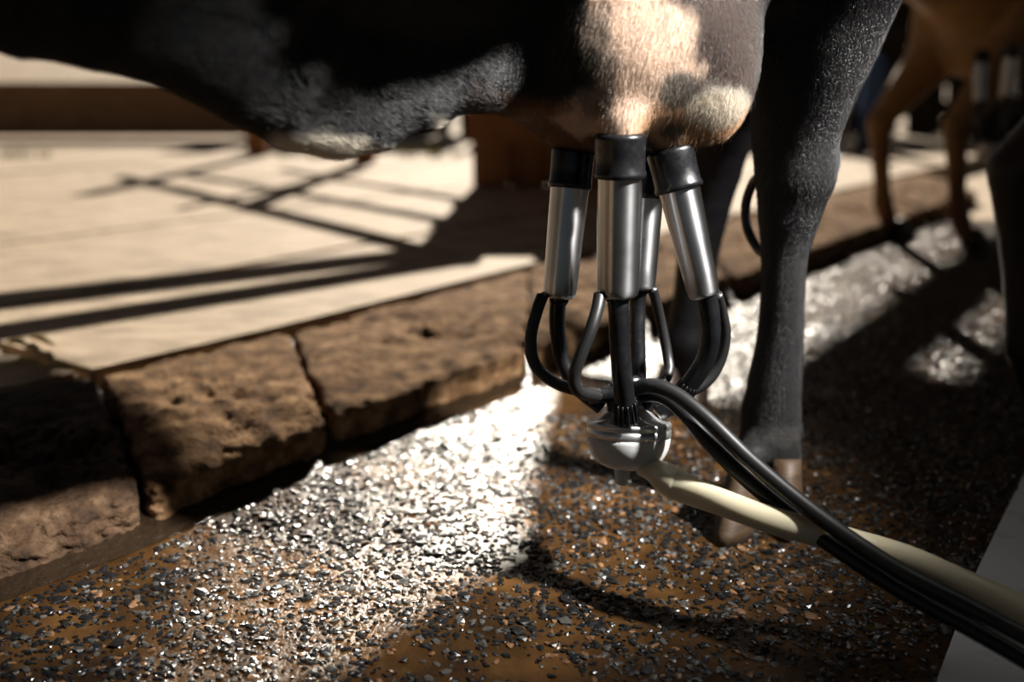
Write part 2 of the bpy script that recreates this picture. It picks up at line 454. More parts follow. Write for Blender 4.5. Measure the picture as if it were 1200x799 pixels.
for k in range(36):
    x=-2.3+k*.42
    box_between('board',(x,11.5,1.15+random.uniform(-.05,.05)),(x+.40,11.5,1.15),.04,2.3,M['dark_wood'],wall)

X,Y,F=grid(-22,22,13,34,1.0)
Z=np.clip((Y-13)*.115,0,9)+fbm(np.stack([X,Y,X*0],-1),.6,3)*.10-.006
bank=mesh_obj('earth_bank',np.stack([X,Y,Z],-1),F,M['slab'],origin=(0,13,0)); tag(bank,kind='structure')
# corner post of stacked sleepers behind the udder
PX=Vector((0.01,5.05,0))
pl=G(556,222,KZ)
post=empty('timber_corner_post',(pl.x+.2,pl.y+.15,KZ)); tag(post,'bulky brown timber corner post standing behind the milking cups','post')
for k,(dx,dy,w_,h_) in enumerate([(-.12,0,.18,1.05),(.05,.03,.19,1.0),(.225,.0,.18,1.03),(.405,.03,.19,1.0)]):
    b=Vector((post.location.x+dx,post.location.y+dy,KZ))
    box_between('upright',b,b+Vector((0,0,h_)),w_,.16,M['wood_post'],post)
for z in (.28,.62):
    b=post.location+Vector((-.24,-.09,z)); box_between('cross_board',b,b+Vector((.66,.02,0)),.03,.14,M['wood_post'],post)
pc=post.location.copy()
# high rails whose shadows cross the platform
def high_fence(name,label,lines,posts,cat='fence'):
    f=empty(name,(lines[0][0][0],lines[0][0][1],KZ)); tag(f,label,cat)
    for a,b,h in lines: box_between('rail',a,b,.05,h,M['wood'],f)
    for a,hh in posts: box_between('post',a,Vector(a)+Vector((0,0,hh)),.13,.13,M['wood_post'],f)
    return f
def shadow_rail(pa,pb,H,ext0=0,ext1=0):
    a=G(*pa,KZ);b=G(*pb,KZ); d=(b-a).normalized(); o_=SH*((H-KZ)/math.tan(SUN_EL))
    a=a-d*ext0+o_; b=b+d*ext1+o_; a.z=b.z=H; return a,b
r1=shadow_rail((0,352),(520,293),1.12,.6,.1)
r2=shadow_rail((60,378),(560,300),1.00,.6,.0)
high_fence('near_rail_fence','wooden fence whose two long rails run towards the left above the platform',[(r1[0],r1[1],.105),(r2[0],r2[1],.085)],[])
r3=shadow_rail((140,206),(530,300),1.15,.0,.1)
r4=shadow_rail((215,203),(540,262),1.02,.0,.1)
r5=shadow_rail((330,198),(545,235),.98,.0,.0)
r6=shadow_rail((160,255),(400,205),1.1,-.3,.3)
p305=G(303,182,KZ); p430=G(428,190,KZ)
high_fence('yard_fence','wooden yard fence with slim brown posts at the far side of the platform',[(r3[0],r3[1],.07),(r4[0],r4[1],.05),(r5[0],r5[1],.05),(r6[0],r6[1],.05)],[(p305,1.3),(p430,1.2)])
# broad board fence at the upper left
bf=empty('board_fence',(-4.5,9,0)); tag(bf,'broad horizontal brown fence board with a pale timber above it at the upper left','fence')
a=P(-500,128,9); b=P(415,128,9); a.z=b.z=P(100,128,9).z
box_between('board',a,b,.06,.46,M['wood'],bf)
for px in (-330,395):
    q_=P(px,150,9.1); box_between('post',(q_.x,q_.y,0),(q_.x,q_.y,.58),.12,.12,M['wood_post'],bf)
# back rail fence behind the right hand cows
rf=empty('dark_rail_fence',(1.8,9,0)); tag(rf,'dark rail fence in deep shade behind the tan cow','fence')
for z in (.35,.62,.95): box_between('rail',(.2,8.6,z),(7,9.4,z),.06,.14,M['dark_wood'],rf)
for x in (.6,2.4,4.2,6): box_between('post',(x,8.7+x*.1,0),(x,8.7+x*.1,1.2),.12,.12,M['dark_wood'],rf)

# ---------------------------------------------------------------- cows: smooth implicit bodies, polygonised with surface nets
def sd_cone(p,a,b,ra,rb,sc=None):
    a=np.array(a[:],np.float32); b=np.array(b[:],np.float32)
    pa=p-a; ba=b-a
    t=np.clip((pa@ba)/max(float(ba@ba),1e-9),0,1)
    d=pa-t[...,None]*ba
    return np.sqrt((d*d).sum(-1))-(ra+(rb-ra)*t)
def sd_ell(p,c,r,fr=None):
    q=p-np.array(c[:],np.float32)
    if fr is not None: q=q@np.array(fr,np.float32).T
    r=np.array(r,np.float32); k=np.sqrt(((q/r)**2).sum(-1)); k2=np.sqrt(((q/(r*r))**2).sum(-1))+1e-9
    return k*(k-1)/k2
def smin(a,b,k):
    h=np.clip(.5+.5*(b-a)/k,0,1); return b*(1-h)+a*h-k*h*(1-h)
def surface_nets(prims, frame_o, frame, lo, hi, step):
    """frame rows = axes of the grid; lo/hi extents along them"""
    ax=[np.arange(lo[i],hi[i],step,dtype=np.float32) for i in range(3)]
    A,B,Cc=np.meshgrid(*ax,indexing='ij')
    fr=np.array(frame,np.float32); o=np.array(frame_o[:],np.float32)
    Pw=(A[...,None]*fr[0]+B[...,None]*fr[1]+Cc[...,None]*fr[2])+o
    D=np.full(A.shape,1.0,np.float32)
    for pr in prims:
        # restrict evaluation to the primitive's neighbourhood
        kind,k,args=pr[0],pr[1],pr[2:]
        if kind=='c': pts=[args[0],args[1]]; rad=max(args[2],args[3])
        else: pts=[args[0]]; rad=max(args[1])
        loc=np.array([[ (Vector(q)-Vector(frame_o)).dot(Vector(f)) for f in frame] for q in pts])
        mn=loc.min(0)-rad-.12; mx=loc.max(0)+rad+.12
        sl=tuple(slice(max(0,int((mn[i]-lo[i])/step)),max(0,min(len(ax[i]),int((mx[i]-lo[i])/step)+2))) for i in range(3))
        sub=Pw[sl]
        if sub.size==0: continue
        d=sd_cone(sub,*args) if kind=='c' else sd_ell(sub,*args)
        D[sl]=smin(D[sl],d.astype(np.float32),k)
    ins=D<0
    # cells with a sign change
    c=[ins[i:ins.shape[0]-1+i, j:ins.shape[1]-1+j, k:ins.shape[2]-1+k] for i in (0,1) for j in (0,1) for k in (0,1)]
    s=sum(x.astype(np.int8) for x in c); act=(s>0)&(s<8)
    idx=np.full(act.shape,-1,np.int64); cells=np.argwhere(act); idx[act]=np.arange(len(cells))
    acc=np.zeros((len(cells),3)); cnt=np.zeros(len(cells))
    corners=[(i,j,k) for i in (0,1) for j in (0,1) for k in (0,1)]
    for a in corners:
        for axn in range(3):
            if a[axn]==1: continue
            b=list(a); b[axn]=1
            da=D[cells[:,0]+a[0],cells[:,1]+a[1],cells[:,2]+a[2]]; db=D[cells[:,0]+b[0],cells[:,1]+b[1],cells[:,2]+b[2]]
            cr=(da<0)!=(db<0); t=np.where(cr,da/(da-db+1e-12),0)
            q=np.array(a,float)[None].repeat(len(cells),0); q[:,axn]+=t
            acc+=q*cr[:,None]; cnt+=cr
    loc=(cells+acc/cnt[:,None])*step+np.array(lo)
    Vw=loc[:,:1]*fr[0]+loc[:,1:2]*fr[1]+loc[:,2:3]*fr[2]+o
    faces=[]
    for axn in range(3):
        o1,o2=[(1,2),(2,0),(0,1)][axn]
        sl0=[slice(None)]*3; sl1=[slice(None)]*3; sl0[axn]=slice(0,-1); sl1[axn]=slice(1,None)
        e=ins[tuple(sl0)]!=ins[tuple(sl1)]
        pts=np.argwhere(e)
        pts=pts[(pts[:,o1]>0)&(pts[:,o2]>0)&(pts[:,o1]<act.shape[o1])&(pts[:,o2]<act.shape[o2])]
        def g(d1,d2):
            q=pts.copy(); q[:,o1]-=d1; q[:,o2]-=d2; return idx[q[:,0],q[:,1],q[:,2]]
        quad=np.stack([g(1,1),g(0,1),g(0,0),g(1,0)],-1)
        flip=~ins[pts[:,0],pts[:,1],pts[:,2]]
        quad[flip]=quad[flip][:,::-1]
        faces.append(quad[(quad>=0).all(1)])
    F=np.concatenate(faces)
    if np.linalg.det(fr)<0: F=F[:,::-1]
    return Vw,F
def body_object(name,V,F,colfn,origin,parent=None,mt=None):
    o=mesh_obj(name,V,F,mt or M['coat'],parent,origin)
    me=o.data
    col=colfn(V); a=me.color_attributes.new('coat','FLOAT_COLOR','POINT')
    a.data.foreach_set('color',np.concatenate([col,np.ones((len(col),1))],1).astype(np.float32).ravel())
    return o
def hairs(parent,V,F,colfn,origin,region,n,length,width,comb,lift=.35,mt=None,seed=1,name='coat_hair'):
    """short fur as real strands rooted on the skin"""
    r=np.random.default_rng(seed)
    a=V[F[:,0]];b=V[F[:,1]];c=V[F[:,2]];d=V[F[:,3]]
    N=np.cross(c-a,d-b); ar=np.linalg.norm(N,axis=1)/2; N=N/(2*ar[:,None]+1e-12)
    # smooth normals at vertices
    vn=np.zeros_like(V); 
    for k in range(4): np.add.at(vn,F[:,k],N*ar[:,None])
    vn/=np.linalg.norm(vn,axis=1,keepdims=True)+1e-12
    cen=(a+c)/2; wgt=ar*region(cen,N)
    sel=r.choice(len(F),n,p=wgt/wgt.sum())
    u=r.random((n,1));v=r.random((n,1))
    def bil(A): return (A[F[sel,0]]*(1-u)+A[F[sel,1]]*u)*(1-v)+(A[F[sel,3]]*(1-u)+A[F[sel,2]]*u)*v
    root=bil(V); nn=bil(vn); nn/=np.linalg.norm(nn,axis=1,keepdims=True)
    cb=comb(root); sw=np.stack([fbm(root+k*7.3,14,2) for k in range(3)],-1)*.25
    cb=cb+sw+r.normal(0,.16,(n,3)); cb-=nn*(cb*nn).sum(1,keepdims=True); cb/=np.linalg.norm(cb,axis=1,keepdims=True)+1e-9
    Ln=(length(root) if callable(length) else length)*r.uniform(.6,1.25,n)
    Ln=Ln[:,None]; lf=np.clip(lift+r.normal(0,.12,(n,1)),.05,1.2)
    p1=root+(cb*.55+nn*lf*.9)*Ln*.5; p2=p1+(cb*.95+nn*lf*.45)*Ln*.5
    root=root-nn*.001
    pts=np.stack([root,p1,p2],1)-np.array(origin)
    hc=bpy.data.hair_curves.new(name); hc.add_curves([3]*n)
    hc.points.foreach_set('position',pts.astype(np.float32).ravel())
    rad=np.tile(np.array([1,.8,.15],np.float32)*width,n); hc.points.foreach_set('radius',rad)
    col=colfn(root,fine=True); at=hc.attributes.new('coat','FLOAT_COLOR','CURVE')
    at.data.foreach_set('color',np.concatenate([col,np.ones((n,1))],1).astype(np.float32).ravel())
    hc.materials.append(mt or M['hair'])
    o=bpy.data.objects.new(name,hc); link(o,parent); tag(o,kind='stuff')
    return o

ALPHA=math.radians(25)
fu=Vector((-math.cos(ALPHA),-math.sin(ALPHA),0)); nv=Vector((math.sin(ALPHA),-math.cos(ALPHA),0)); up=Vector((0,0,1))
O1=Vector((.14,1.13,0))
def W(u,v,z): return O1+fu*u+nv*v+Vector((0,0,z))
FR=[tuple(fu),tuple(nv),(0,0,1)]
pr=[]
# trunk: chain of ellipsoids
for u,z,ru,rv,rz in [(-.30,1.02,.36,.25,.26),(-.05,.94,.36,.27,.32),(.30,.915,.38,.29,.345),(.65,.91,.38,.28,.325),(.98,.92,.34,.24,.30)]:
    pr.append(('e',.10,W(u,-.03,z),(ru,rv,rz),FR))
pr+= [('c',.10,W(1.0,0,1.0),W(1.5,0,1.25),.20,.13),('c',.05,W(1.5,0,1.27),W(1.82,0,1.08),.115,.065),('c',.04,W(1.82,0,1.08),W(1.92,0,1.02),.065,.055)]
# navel fold hanging from the belly
nr=[.020,.018,.018,.020,.022,.026,.034,.046,.050,.055,.06]
nb=[(620,112,1.03),(560,124,1.00),(500,149,.985),(440,174,.965),(395,183,.955),(345,171,.93),(290,142,.90),(230,107,.86),(150,78,.82),(60,57,.79),(-60,35,.76)]
nf=[P(x,y-3-r*FPX/D,D) for (x,y,D),r in zip(nb,nr)]
for i in range(len(nf)-1):
    pr.append(('c',.018,nf[i],nf[i+1],nr[i],nr[i+1]))
    q0=nf[i]+Vector((0,.02,.06)); q1=nf[i+1]+Vector((0,.02,.06)); pr.append(('c',.03,q0,q1,.03,.035+.01*i))
# skin fold running from udder up the flank (stifle fold)
pr+= [('c',.04,P(575,80,1.02),P(610,-60,1.03),.026,.05)]
# udder: four quarters
pr+= [('e',.05,P(742,25,1.10),(.135,.125,.125),FR),
      ('e',.035,P(715,70,1.05),(.075,.07,.085),FR),
      ('e',.030,P(812,92,1.08),(.062,.065,.075),FR),
      ('e',.035,P(765,60,1.13),(.08,.07,.09),FR),
      ('e',.03,P(668,112,1.10),(.046,.05,.050),FR),
      ('c',.04,P(640,90,1.10),P(600,95,1.06),.045,.03)]
TE={'A':(P(672,165,1.075),P(671,192,1.075)),'B':(P(727,140,1.0),P(726,175,1.0)),'C':(P(757,165,1.13),P(757,205,1.13)),'D':(P(786,160,1.05),P(792,192,1.05))}
for k,(a,b) in TE.items(): pr.append(('c',.02,a,b,.019,.012))
# near hind leg
leg=[(985,-260,1.16,.15),(965,-110,1.19,.105),(948,0,1.22,.074),(940,60,1.235,.064),(935,110,1.24,.055),(932,160,1.25,.050),(932,205,1.25,.047),(925,250,1.25,.0365),(919,300,1.25,.0265),(917,350,1.25,.0255),(914,400,1.25,.0275),(908,450,1.25,.0330),(904,482,1.25,.0360),(903,515,1.245,.0350)]
for i in range(len(leg)-1):
    a=leg[i];b=leg[i+1]; pr.append(('c',.0025 if i>3 else .03,P(*a[:3]),P(*b[:3]),a[3]+.001,b[3]+.001))
pr+= [('c',.02,P(958,150,1.27),P(964,188,1.27),.016,.016),('c',.02,P(962,188,1.27),P(942,232,1.26),.015,.012),
      ('c',.05,P(1000,-60,1.22),P(960,100,1.25),.07,.03)]
fet=P(903,505,1.245)
# pasterns to the two claws
pr+= [('c',.012,fet,P(917,535,1.235),.030,.024),('c',.012,fet,P(880,538,1.215),.030,.022)]
pr+= [('c',.008,P(930,500,1.275),P(936,512,1.28),.012,.009),('c',.008,P(896,500,1.285),P(894,512,1.29),.012,.009)]
# far hind leg
leg2=[(900,-230,1.50,.14),(880,-60,1.55,.10),(862,60,1.60,.075),(845,140,1.66,.060),(832,200,1.70,.052),(822,260,1.72,.042),(815,320,1.73,.034),(808,370,1.73,.034),(804,400,1.73,.040)]
for i in range(len(leg2)-1):
    a=leg2[i];b=leg2[i+1]; pr.append(('c',.006 if i>2 else .02,P(*a[:3]),P(*b[:3]),a[3],b[3]))
g2=G(800,462); 
pr+= [('c',.012,P(804,400,1.73),Vector((g2.x,g2.y-.01,.055)),.038,.036)]
# fore legs
feet1=[]
for vv,uu in ((.14,1.02),(-.16,1.10)):
    ftz=0.0; 
    pr+= [('c',.05,W(uu-.02,vv*.9,.82),W(uu+.02,vv,.48),.10,.055),('c',.02,W(uu+.02,vv,.48),W(uu,vv,.42),.050,.046),('c',.02,W(uu,vv,.42),W(uu,vv,.17),.034,.030),('c',.015,W(uu,vv,.17),W(uu+.03,vv,.07),.038,.038)]
    feet1.append(W(uu+.035,vv,0))
# tail
tl=[W(-.62,0,1.22),W(-.70,0,1.0),W(-.70,0,.75),W(-.69,.01,.5)]
for i in range(3): pr.append(('c',.02,tl[i],tl[i+1],.035-.008*i,.027-.006*i))

wp=np.array(P(735,60,1.0))
def pixof(p):     # direction angles of a point from the modelling origin, used to lay out the coat's patches
    q=p-np.array([0,0,CAM_H]); yy=q[:,1]*ct-q[:,2]*st; zz=q[:,1]*st+q[:,2]*ct
    return 600+FPX*q[:,0]/yy, 399.5-FPX*zz/yy
BLK=np.array([.0075,.0070,.0078]); BRN=np.array([.075,.048,.038]); PNK=np.array([.74,.56,.43]); ORG=np.array([.62,.25,.075]); WHT=np.array([.62,.56,.46]); GRY=np.array([.17,.155,.13])
def ss_(x,a,b):
    t=np.clip((x-a)/(b-a),0,1); return t*t*(3-2*t)
# patches: (centre on the skin, radii in metres, colour, softness)
def blob(p,c,r):
    q=(p-np.array(c[:]))/np.array(r); return np.sqrt((q*q).sum(1))
def coat1(p,fine=False):
    n1=fbm(p,28,4); n2=fbm(p+5,70,3); n3=fbm(p+9,11,3)
    if fine: n1=n1+rng.normal(0,.12,len(p))
    col=np.tile(BLK,(len(p),1))
    def mix(m,c): 
        nonlocal col
        col=col*(1-m[:,None])+np.asarray(c)[None]*m[:,None]
    ud=blob(p,P(735,30,1.07),(.20,.17,.17)); 
    # brownish underside and groin of the udder
    m=1-ss_(blob(p,P(640,135,1.08),(.085,.10,.045))+n1*.22,.8,1.1); mix(m*.95,ORG*.30)
    m=1-ss_(blob(p,P(820,50,1.02),(.075,.12,.14))+n1*.12,.85,1.15); mix(m*.75,BRN)
    # long pale blaze down the middle
    for c,r in ((P(735,0,.98),(.036,.08,.060)),(P(748,45,.98),(.052,.08,.045)),(P(755,85,.98),(.056,.08,.040)),(P(738,125,.99),(.066,.09,.030)),(P(700,140,1.0),(.045,.06,.017))):
        m=1-ss_(blob(p,c,r)+n1*.26+n2*.10,.78,1.12); mix(m,PNK)
    m=ss_(n3+n1*.5,.15,.75)*(1-ss_(blob(p,P(765,40,.99),(.05,.08,.075)),.5,1.1)); mix(m*.6,WHT*.75)
    # right quarter: orange and pale along the bottom, gold rim
    m=1-ss_(blob(p,P(815,140,1.03),(.072,.10,.030))+n1*.22,.8,1.15); mix(m*.85,[.60,.36,.20])
    m=1-ss_(blob(p,P(835,122,1.03),(.045,.09,.022))+n1*.3,.75,1.15); mix(m*.85,WHT)
    m=1-ss_(blob(p,P(795,108,1.0),(.022,.08,.020))+n1*.35,.75,1.1); mix(m*.9,GRY*.7)
    m=1-ss_(blob(p,P(790,152,1.02),(.016,.06,.012))+n1*.3,.75,1.1); mix(m*.8,GRY*.5)
    m=1-ss_(blob(p,P(700,75,1.0),(.022,.07,.055))+n1*.3+n2*.2,.75,1.1); mix(m*.6,GRY*.6)
    # grey roan hairs at the blaze's edges
    # white tufts of the navel fold
    for c,r in ((P(392,180,.955),(.052,.07,.020)),(P(345,170,.94),(.030,.06,.016)),(P(515,148,.985),(.010,.04,.012))):
        m=1-ss_(blob(p,c,r)+n1*.30+n2*.15,.75,1.15); mix(m*.95,WHT*1.2)
    # brown at the end of the fold
    m=1-ss_(blob(p,P(565,120,1.0),(.03,.06,.02))+n1*.3,.7,1.2); mix(m*.5,BRN)
    # scuffed pale pastern
    m=1-ss_(blob(p,P(920,512,1.2),(.03,.06,.014))+n1*.5,.6,1.2); mix(m*.15,GRY)
    return np.clip(col*(1+.18*n2[:,None]),0,1)
org1=Vector((O1.x,O1.y,0))
V1,F1=surface_nets(pr,O1,[fu,nv,up],(-.95,-.75,.02),(2.05,.42,1.36),.0085)
cow=body_object('black_cow',V1,F1,coat1,org1)
tag(cow,'black cow with pale pink blaze on its udder, wearing the milking cups','cow')

def reg1(c,N):
    px,py=pixof(c)
    vis=(px>-160)&(px<1080)&(py>-220)&(py<540)&(c[:,1]<1.42)
    q=np.array([0,0,CAM_H])-c; f=(q*N).sum(1)/np.linalg.norm(q,axis=1)>-.25
    ud=(px>560)&(px<1000)
    return (vis&f)*(1.0+ud*.6)*np.where(py<-20,.35,1)
def comb1(p):
    c=np.zeros_like(p); px,py=pixof(p)
    c[:]=np.array([-.25,0,-1.0])
    bel=px<590; c[bel]=np.array([.75,.1,-.6])
    return c
def len1(p):
    px,py=pixof(p); L=np.where(px<590,.0095,.0085)
    L=np.where(px>875,.0075,L); return L
hairs(cow,V1,F1,coat1,org1,reg1,260000,len1,.00010,comb1,lift=.24)
hairs(cow,V1,F1,coat1,org1,lambda c,N: reg1(c,N)*(pixof(c)[1]>95)*(pixof(c)[0]>560)*(pixof(c)[0]<890),900,.013,.00006,comb1,lift=.6,seed=5,name='long_hair')
def claw_mesh(parent,top,toe,wd,m,name='hoof'):
    """one claw: a wedge with a sloping front wall, flat sole"""
    top=Vector(top); toe=Vector(toe); d=Vector((toe.x-top.x,toe.y-top.y,0)); L_=max(d.length,.03); d.normalize(); s=Vector((-d.y,d.x,0))
    V=[];Fc=[]; seg=18; h=top.z
    for j in range(7):
        t=j/6; z=h*(1-t)
        c=Vector((top.x,top.y,0))+d*(.012+(L_*.55)*t); ra=(.026+.022*t)*(wd/.05); rb=(.021+.005*t)*(wd/.05)
        if j==6: z=.0
        for k in range(seg):
            a=2*math.pi*k/seg; fx=math.cos(a); 
            rr=ra*(1.15 if fx>0 else .85)
            V.append(tuple(c+d*rr*fx*(1.0+.12*fx)+s*rb*math.sin(a)+Vector((0,0,max(z+(.006*fx if j==0 else 0),.0)))))
    for j in range(6):
        for k in range(seg):
            a=j*seg+k;b=j*seg+(k+1)%seg; Fc.append([a,b,b+seg,a+seg][::-1])
    Fc.append(list(range(seg))); Fc.append([6*seg+k for k in range(seg)][::-1])
    return mesh_obj(name,V,Fc,m,parent)
t1=P(919,532,1.235); t2=P(879,536,1.21)
claw_mesh(cow,(t1.x,t1.y,t1.z),(t1.x-.01,t1.y-.05,0),.050,M['hoof'])
claw_mesh(cow,(t2.x,t2.y,t2.z),(t2.x-.03,t2.y-.05,0),.048,M['hoof'])
for dx in (-.02,.03): claw_mesh(cow,(g2.x+dx,g2.y,.06),(g2.x+dx-.02,g2.y-.05,0),.048,M['hoof_dark'])
for f in feet1:
    for dv in (-.023,.023):
        b=f+nv*dv; claw_mesh(cow,(b.x,b.y,.07),tuple(b+fu*.06),.05,M['hoof_dark'])

# ---- generic cow for the two behind
def generic_cow(name,O,alpha,colr,step,z_b=.62,legs=None,label='',udder=True,tail_z=.4):
    f=Vector((-math.cos(alpha),-math.sin(alpha),0)); n_=Vector((math.sin(alpha),-math.cos(alpha),0))
    def w_(u,v,z): return O+f*u+n_*v+Vector((0,0,z))
    fr=[tuple(f),tuple(n_),(0,0,1)]; s=z_b/.6
    p=[]
    for u,z,ru,rv,rz in [(-.30,1.0,.34,.25,.24),(0,.93,.36,.27,.30),(.35,.91,.38,.28,.31),(.7,.91,.36,.27,.30),(1.0,.93,.32,.24,.28)]:
        p.append(('e',.10,w_(u,0,z*s),(ru,rv,rz*s),fr))
    p+= [('c',.10,w_(1.05,0,1.0*s),w_(1.5,0,1.3*s),.19,.12),('c',.05,w_(1.5,0,1.3*s),w_(1.82,0,1.12*s),.11,.06)]
    if udder: p+= [('e',.05,w_(-.02,0,.66*s),(.17,.15,.16),fr),('e',.03,w_(.04,.06,.60*s),(.07,.06,.08),fr),('e',.03,w_(-.08,.06,.60*s),(.07,.06,.08),fr)]
    feet=[]
    for (u,v,hind) in (legs or [(-.42,.17,1),(-.30,-.17,1),(.98,.15,0),(1.06,-.15,0)]):
        if hind:
            k=[(u+.22,v,.85,.14),(u+.16,v,.66,.09),(u+.02,v,.50,.058),(u-.05,v,.42,.045),(u-.03,v,.30,.033),(u-.01,v,.18,.030),(u,v,.13,.036),(u+.03,v,.06,.034)]
        else:
            k=[(u-.05,v,.85,.12),(u,v,.62,.075),(u+.02,v,.45,.050),(u,v,.38,.043),(u,v,.25,.031),(u,v,.15,.031),(u,v,.12,.037),(u+.03,v,.06,.034)]
        for a,b in zip(k[:-1],k[1:]): p.append(('c',.02 if a[2]>.6 else .006,w_(a[0],a[1],a[2]),w_(b[0],b[1],b[2]),a[3],b[3]))
        feet.append((u+.04,v))
    if True:
        tt=[w_(-.60,0,1.15*s),w_(-.68,0,.9*s),w_(-.66,0,max(.6*s,tail_z)),w_(-.62,0,tail_z)]
        for i in range(3): p.append(('c',.02,tt[i],tt[i+1],.035,.028))
    V,F=surface_nets(p,O,[f,n_,up],(-.9,-.45,.03),(1.98,.45,1.5),step)
    o=body_object(name,V,F,colr,O); tag(o,label,'cow')
    for (u,v) in feet:
        for dv in (-.023,.023):
            b=w_(u,v+dv,0); claw_mesh(o,(b.x,b.y,.065),tuple(b+f*.06),.05,M['hoof_dark'])
    return o,w_
def coat2(p,fine=False):
    n1=fbm(p,6,3); n2=fbm(p+3,30,3)
    t=ss_(n1,-.5,.6)[:,None]
    c=np.array([.20,.105,.040])*(1-t)+np.array([.33,.20,.09])*t
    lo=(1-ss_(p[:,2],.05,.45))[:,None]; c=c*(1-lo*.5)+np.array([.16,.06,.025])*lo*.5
    return np.clip(c*(1+.15*n2[:,None]),0,1)
def coat3(p,fine=False):
    n1=fbm(p,10,3)[:,None]; return np.clip(np.array([.030,.018,.012])*(1+.4*n1),0,1)
c2g=G(1118,290)
a2=math.pi+.30
f2=Vector((-math.cos(a2),-math.sin(a2),0)); n2_=Vector((math.sin(a2),-math.cos(a2),0))
O2=c2g+f2*.20+n2_*.14
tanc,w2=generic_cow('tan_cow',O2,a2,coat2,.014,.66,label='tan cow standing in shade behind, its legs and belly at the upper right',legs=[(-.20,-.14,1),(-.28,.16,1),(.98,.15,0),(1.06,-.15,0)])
c3g=G(1222,492)
a3=math.pi-.2; f3=Vector((-math.cos(a3),-math.sin(a3),0)); n3_=Vector((math.sin(a3),-math.cos(a3),0))
O3=c3g+f3*.38+n3_*.14
browncow,w3=generic_cow('dark_brown_cow',O3,a3,coat3,.014,.80,label='dark brown cow at the right edge, one shaded leg in view',udder=False,legs=[(-.42,-.14,1),(-.12,.16,1),(.98,.12,0),(1.06,-.15,0)],tail_z=.95)

# ---------------------------------------------------------------- milking cluster
CL=P(737,500,1.045)
cluster=empty('milking_cluster',(CL.x,CL.y,0.15)); 
tag(cluster,'milking cluster of four steel teat cups and black tubes hanging from the black cow udder','milking machine')
def cup(key,cap_top,cap_bot,sh_bot,D0,D1,wcap,wsh,wbot):
    a=P(*cap_top,D0); b=P(*cap_bot,D0+(D1-D0)*.3); c=P(*sh_bot,D1)
    ax=(c-a).normalized(); Lc=(b-a).length; Lt=(c-a).length
    k=lambda w,D: w/2*D/FPX*1.0
    rc=k(wcap,D0); rs=k(wsh,D0); rb=k(wbot,D1)
    # steel shell: straight tube with rolled top edge and rounded shoulder at the foot
    prof=[(Lc*.25,rs*.9),(Lc*.25,rs),(Lc+.002,rs),(Lc+.006,rs*.985)]
    for t in np.linspace(.15,.9,6): prof.append((Lc+(Lt-Lc)*t, rs+(rb-rs)*t))
    e=Lt
    prof+= [(e-.010,rb*1.0),(e-.006,rb*.985),(e-.003,rb*.93),(e-.001,rb*.80),(e,rb*.55),(e,rb*.3)]
    V,F=lathe(a,c,prof,44)
    sh=mesh_obj('teat_cup',V,F,M['steel'],cluster,origin=c)
    # rubber mouthpiece: rolled lip, sleeve and bottom bead
    pf=[(.001,rc*.52),(-.0015,rc*.60),(-.002,rc*.80),(-.0005,rc*.94),(.0015,rc*.99),(.004,rc*1.0),(Lc*.5,rc*.975),(Lc-.006,rc*.985),(Lc-.004,rc*1.03),(Lc-.001,rc*1.03),(Lc+.001,rc*.99),(Lc+.001,rs*.99)]
    V,F=lathe(a,c,pf,44); mesh_obj('mouthpiece',V,F,M['rubber'],sh)
    V,F=lathe(c,c+ax*.02,[(-.002,rb*.58),(.002,rb*.60),(.004,rb*.55),(.006,rb*.50)],30); mesh_obj('collar',V,F,M['rubber'],sh)
    return sh,a,c,ax,rb
cups={}
cups['A']=cup('A',(672,176),(671,220),(655,350),1.075,1.055,50,45,40)
cups['B']=cup('B',(727,158),(726,207),(724,348),1.0,1.005,60,53,50)
cups['C']=cup('C',(757,198),(757,232),(748,340),1.13,1.11,50,44,40)
cups['D']=cup('D',(785,176),(796,222),(826,349),1.05,1.03,55,48,38)
# a few pale worn letters moulded on the right hand mouthpiece
shD=cups['D'][0]; aD=cups['D'][1]; axD=cups['D'][3]
eD=axD.orthogonal(); cam_side=(Vector((0,0,CAM_H))-aD); cam_side=(cam_side-axD*cam_side.dot(axD)).normalized(); rgt=cam_side.cross(axD).normalized()
if rgt.x<0: rgt=-rgt
V=[];F=[]
def onD(an,h,r=.0239): return aD+axD*h+(cam_side*math.cos(an)+rgt*math.sin(an))*r
for (a0,h0_,a1,h1_) in [(-.18,.011,-.13,.014),(.02,.014,.05,.011),(.05,.011,.09,.014),(.12,.010,.15,.0135),(.15,.0135,.19,.0105),(.24,.010,.25,.013),(.25,.013,.30,.0135),(.30,.0135,.31,.010)]:
    tube([onD(a0,h0_),onD(a1,h1_)],.0003,5,2,True,V,F)
mesh_obj('worn_lettering',V,F,M['grey_mark'],shD)
def part_tube(name,pts,r,mt,parent,seg=18,n=8):
    V,F=tube(pts,r,seg,n); return mesh_obj(name,V,F,mt,parent)
def T(lst): return [P(*q) for q in lst]
R1=.0088
